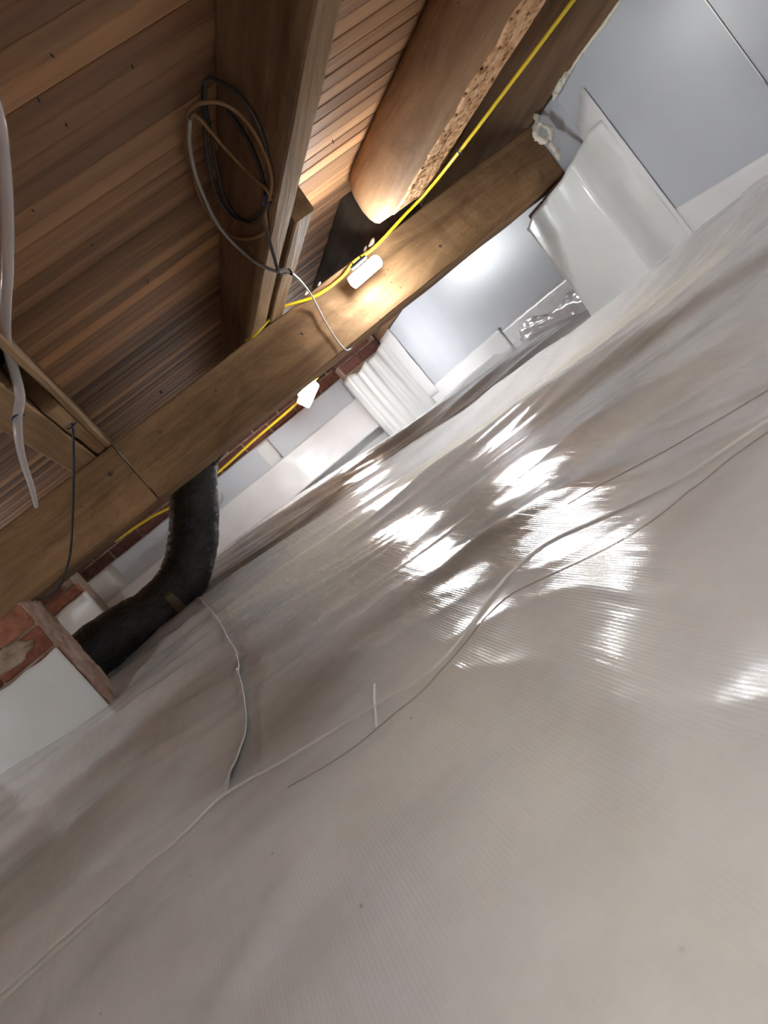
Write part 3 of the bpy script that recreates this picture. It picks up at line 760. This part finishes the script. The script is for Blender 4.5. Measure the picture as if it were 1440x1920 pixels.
cp = [(-1.5, 1.5, .69), (-1.45, .25, .69), (-.9, -.6, .69), (-.25, -.75, .690), (.0, -.3, .70), (.30, -.12, .69), (.6, -.2, .70), (.85, -.35, .69), (1.25, -.15, .70), (1.50, .1, .690), (1.47, .7, .705), P(1130, -75, z=.702), P(1075, 0, z=.700), P(970, 140, z=.698), P(862, 283, z=.700), P(800, 360, y=2.05), P(760, 402, y=2.12), P(700, 466, y=2.165), P(665, 490, y=2.185), P(640, 521, y=2.186), P(590, 556, y=2.186), P(528, 577, y=2.186), P(500, 604, y=2.188), P(478, 628, y=2.193), P(462, 640, y=2.25)]
mesh('cable_jacket', *tube_geo(cp, .0050, seg=8, n=8), M['yellow'], cab, smooth=True)
cab2 = thing('yellow_cable', tuple(P(480, 822, y=4.5)), 'yellow cable running below the girder along the far brick strip', 'cable')
cp2 = [P(612, 690, y=4.2), P(590, 712, y=4.22), P(572, 738, y=4.28), P(550, 762, y=4.4), P(480, 822, y=4.55), P(405, 889, y=4.6), P(340, 940, y=4.6), P(280, 972, y=4.6), P(215, 1015, y=4.6)]
mesh('cable_jacket', *tube_geo(cp2, .0075, seg=8, n=8), M['yellow'], cab2, smooth=True)
def tie(parent, p, d, r=.0085, name='cable_tie', mat='navy'):
    d = np.array(d, float); d /= np.linalg.norm(d)
    a = np.array([0, 0, 1.]) if abs(d[2]) < .9 else np.array([1., 0, 0]); u = a - d * d.dot(a); u /= np.linalg.norm(u); v = np.cross(d, u)
    pts = [np.array(p) + r * (math.cos(t) * u + math.sin(t) * v) for t in np.linspace(0, 6.28, 12)]
    o = mesh(name, *tube_geo(pts, .0020, seg=6, n=2), M[mat], parent, smooth=True)
    q = np.array(p) + u * r
    return o
tie(cab, P(862, 283, z=.700), P(880, 260, z=.7) - P(845, 305, z=.7))
tie(cab, P(528, 577, y=2.186), P(540, 572, y=2.186) - P(515, 590, y=2.186), .0075)
# staple crumbs of foam near the lamp hook
CR = [(687, 455, 'biggest pale crumb on the girder top, right above the glowing lamp'), (677, 463, 'small pale crumb beside the lamp socket on the girder top'),
      (566, 546, 'pale crumb on the girder top behind the thin grey wire'), (594, 533, 'tiny pale crumb on the girder top between grey wire and lamp')]
for i, (px, py, lb_) in enumerate(CR):
    p = P(px, py, y=2.21); p[2] = .728; k_ = (1.4, .8, 1.0, .7)[i]
    o = blob('foam_crumb', [p, p + np.array([.010, .004, .003]) * k_, p + np.array([.018, .0, .006]) * k_], .0055 * k_, M['white_fuzz'], None, n=3, seg=6, jit=.8, seed=i * 3)
    setp(o, lb_, 'crumb', 'crumbs on the girder top')

# ------------------------------------------------------------------ wires
coil = thing('wire_coil', (.50, 1.4, .86), 'loose coil of old dark and brown wire hung on the side of the wide joist', 'wire coil')
def px_path(pl): return [P(a, b, x=c) for a, b, c in pl]
def cw(name, pl, r, mat, n=8, parent=coil): return tube(name, px_path(pl), r, M[mat], parent, seg=7, n=n)
cw('wire_loop', [(381, 148, .515), (383, 230, .50), (390, 300, .49), (402, 355, .50), (425, 395, .515), (455, 415, .525), (480, 405, .525), (498, 380, .525), (506, 335, .53), (500, 280, .53), (480, 225, .53), (445, 175, .53), (410, 152, .525), (388, 150, .52), (384, 200, .50), (386, 290, .49)], .0042, 'darkwire')
cw('wire_loop', [(384, 190, .50), (393, 240, .495), (408, 320, .50), (418, 360, .51), (440, 400, .515), (470, 418, .52), (492, 395, .525), (495, 350, .525), (478, 290, .53), (450, 240, .53), (425, 205, .525)], .0038, 'black')
cw('wire_loop', [(352, 300, .455), (348, 240, .455), (356, 205, .46), (385, 192, .48), (420, 195, .505), (455, 220, .52), (485, 262, .525), (505, 310, .525), (510, 345, .525), (505, 372, .522), (498, 395, .52), (500, 425, .52), (490, 440, .52), (455, 448, .52), (420, 435, .51), (395, 405, .49), (375, 370, .47), (362, 320, .46), (352, 260, .455), (360, 218, .46), (372, 220, .47), (390, 240, .485), (420, 275, .505), (460, 318, .52), (500, 355, .522), (508, 375, .52)], .0040, 'brownwire')
cw('wire_loop', [(356, 225, .455), (355, 270, .455), (366, 325, .46), (385, 375, .475), (405, 415, .49), (432, 450, .505), (470, 485, .515), (500, 502, .51), (525, 510, .50), (540, 510, .50)], .0042, 'greywire')
cw('wire_loop', [(505, 378, .520), (494, 405, .518), (502, 440, .514), (515, 485, .505), (523, 514, .50), (528, 508, .50)], .0040, 'darkwire')
tie(coil, P(501, 374, x=.519), (0, .3, 1), .011)
ck = thing('hook_wire', tuple(P(545, 515, x=.505)), 'thin grey wire arching from the white clip down over the girder face', 'wire')
tube('wire', [P(523, 512, x=.50), P(540, 510, x=.50), P(553, 517, x=.525), P(568, 532, y=1.9), P(581, 549, y=2.10), P(592, 568, y=2.178), P(610, 603, y=2.185), P(632, 638, y=2.19), P(648, 656, y=2.185), P(656, 655, y=2.2), P(664, 646, y=2.3)], .0028, M['greywire'], ck, seg=7)
tube('clip', [P(527, 508, x=.497), P(535, 506, x=.497), P(544, 508, x=.50)], .0045, M['whitewire'], ck, seg=7, n=4)
tie(ck, P(544, 510, x=.50), (1, 0, 0), .007, 'clip_band', 'black')
tube('strut_wire', [P(460, 793, y=2.3), P(440, 822, y=2.45), P(418, 852, y=2.55), P(398, 878, y=2.62)], .006, M['greywire'], setp(thing('support_strap', tuple(P(430, 835, y=2.5)), 'light grey strap running from the girder to the duct top', 'strap')), seg=6)

bw = thing('black_wire', tuple(P(135, 800, z=.715)), 'thin black wire hanging from the spacer block down to the brick pier', 'wire')
tube('wire', [P(137, 803, y=1.78), P(138, 850, y=1.82), P(138, 900, y=1.86), P(136, 970, y=1.90), P(131, 1040, y=1.95), P(118, 1085, y=2.0), P(104, 1110, y=2.04), P(88, 1120, y=2.06), P(70, 1125, y=2.08)], .0032, M['black'], bw, seg=7)
for i, (dx, dz) in enumerate([(.012, .004), (-.012, .003), (.006, .012), (-.004, -.011)]):
    p = P(136, 800, z=.718)
    mesh('tie_tail', *tube_geo([p, p + np.array([dx, .004, dz])], .0022, seg=5, n=3), M['navy'], bw)

hose = thing('clear_hose', tuple(P(12, 500, y=1.15)), 'clear plastic hose dangling at the left edge with a navy tie', 'hose')
hp = [P(-60, 90, y=.80), P(-10, 200, y=.86), P(6, 300, y=.94), P(13, 400, y=1.02), P(14, 500, y=1.10), P(10, 580, y=1.17), P(12, 640, y=1.25), P(28, 700, y=1.34), P(38, 745, y=1.38), P(33, 783, y=1.40), P(36, 830, y=1.44), P(45, 870, y=1.50), P(60, 915, y=1.55), P(68, 950, y=1.6)]
mesh('hose_wall', *tube_geo(hp, .0088, seg=12, n=8, rfun=lambda i, L: 1 - .45 * max(0, i / L - .68) / .32), M['hose'], hose, smooth=True)
tie(hose, P(34, 781, y=1.40), (.1, 0, 1), .0115)

# small scrap near the wall foot
g = ground_hit(1122, 582)
o = blob('orange_scrap', [g + np.array([-.012, 0, .003]), g + np.array([0, .004, .005]), g + np.array([.012, -.004, .003])], .005, M['orange'], None, n=4, seg=6)
setp(o, 'tiny orange scrap lying at the foot of the wrapped right pier', 'scrap')
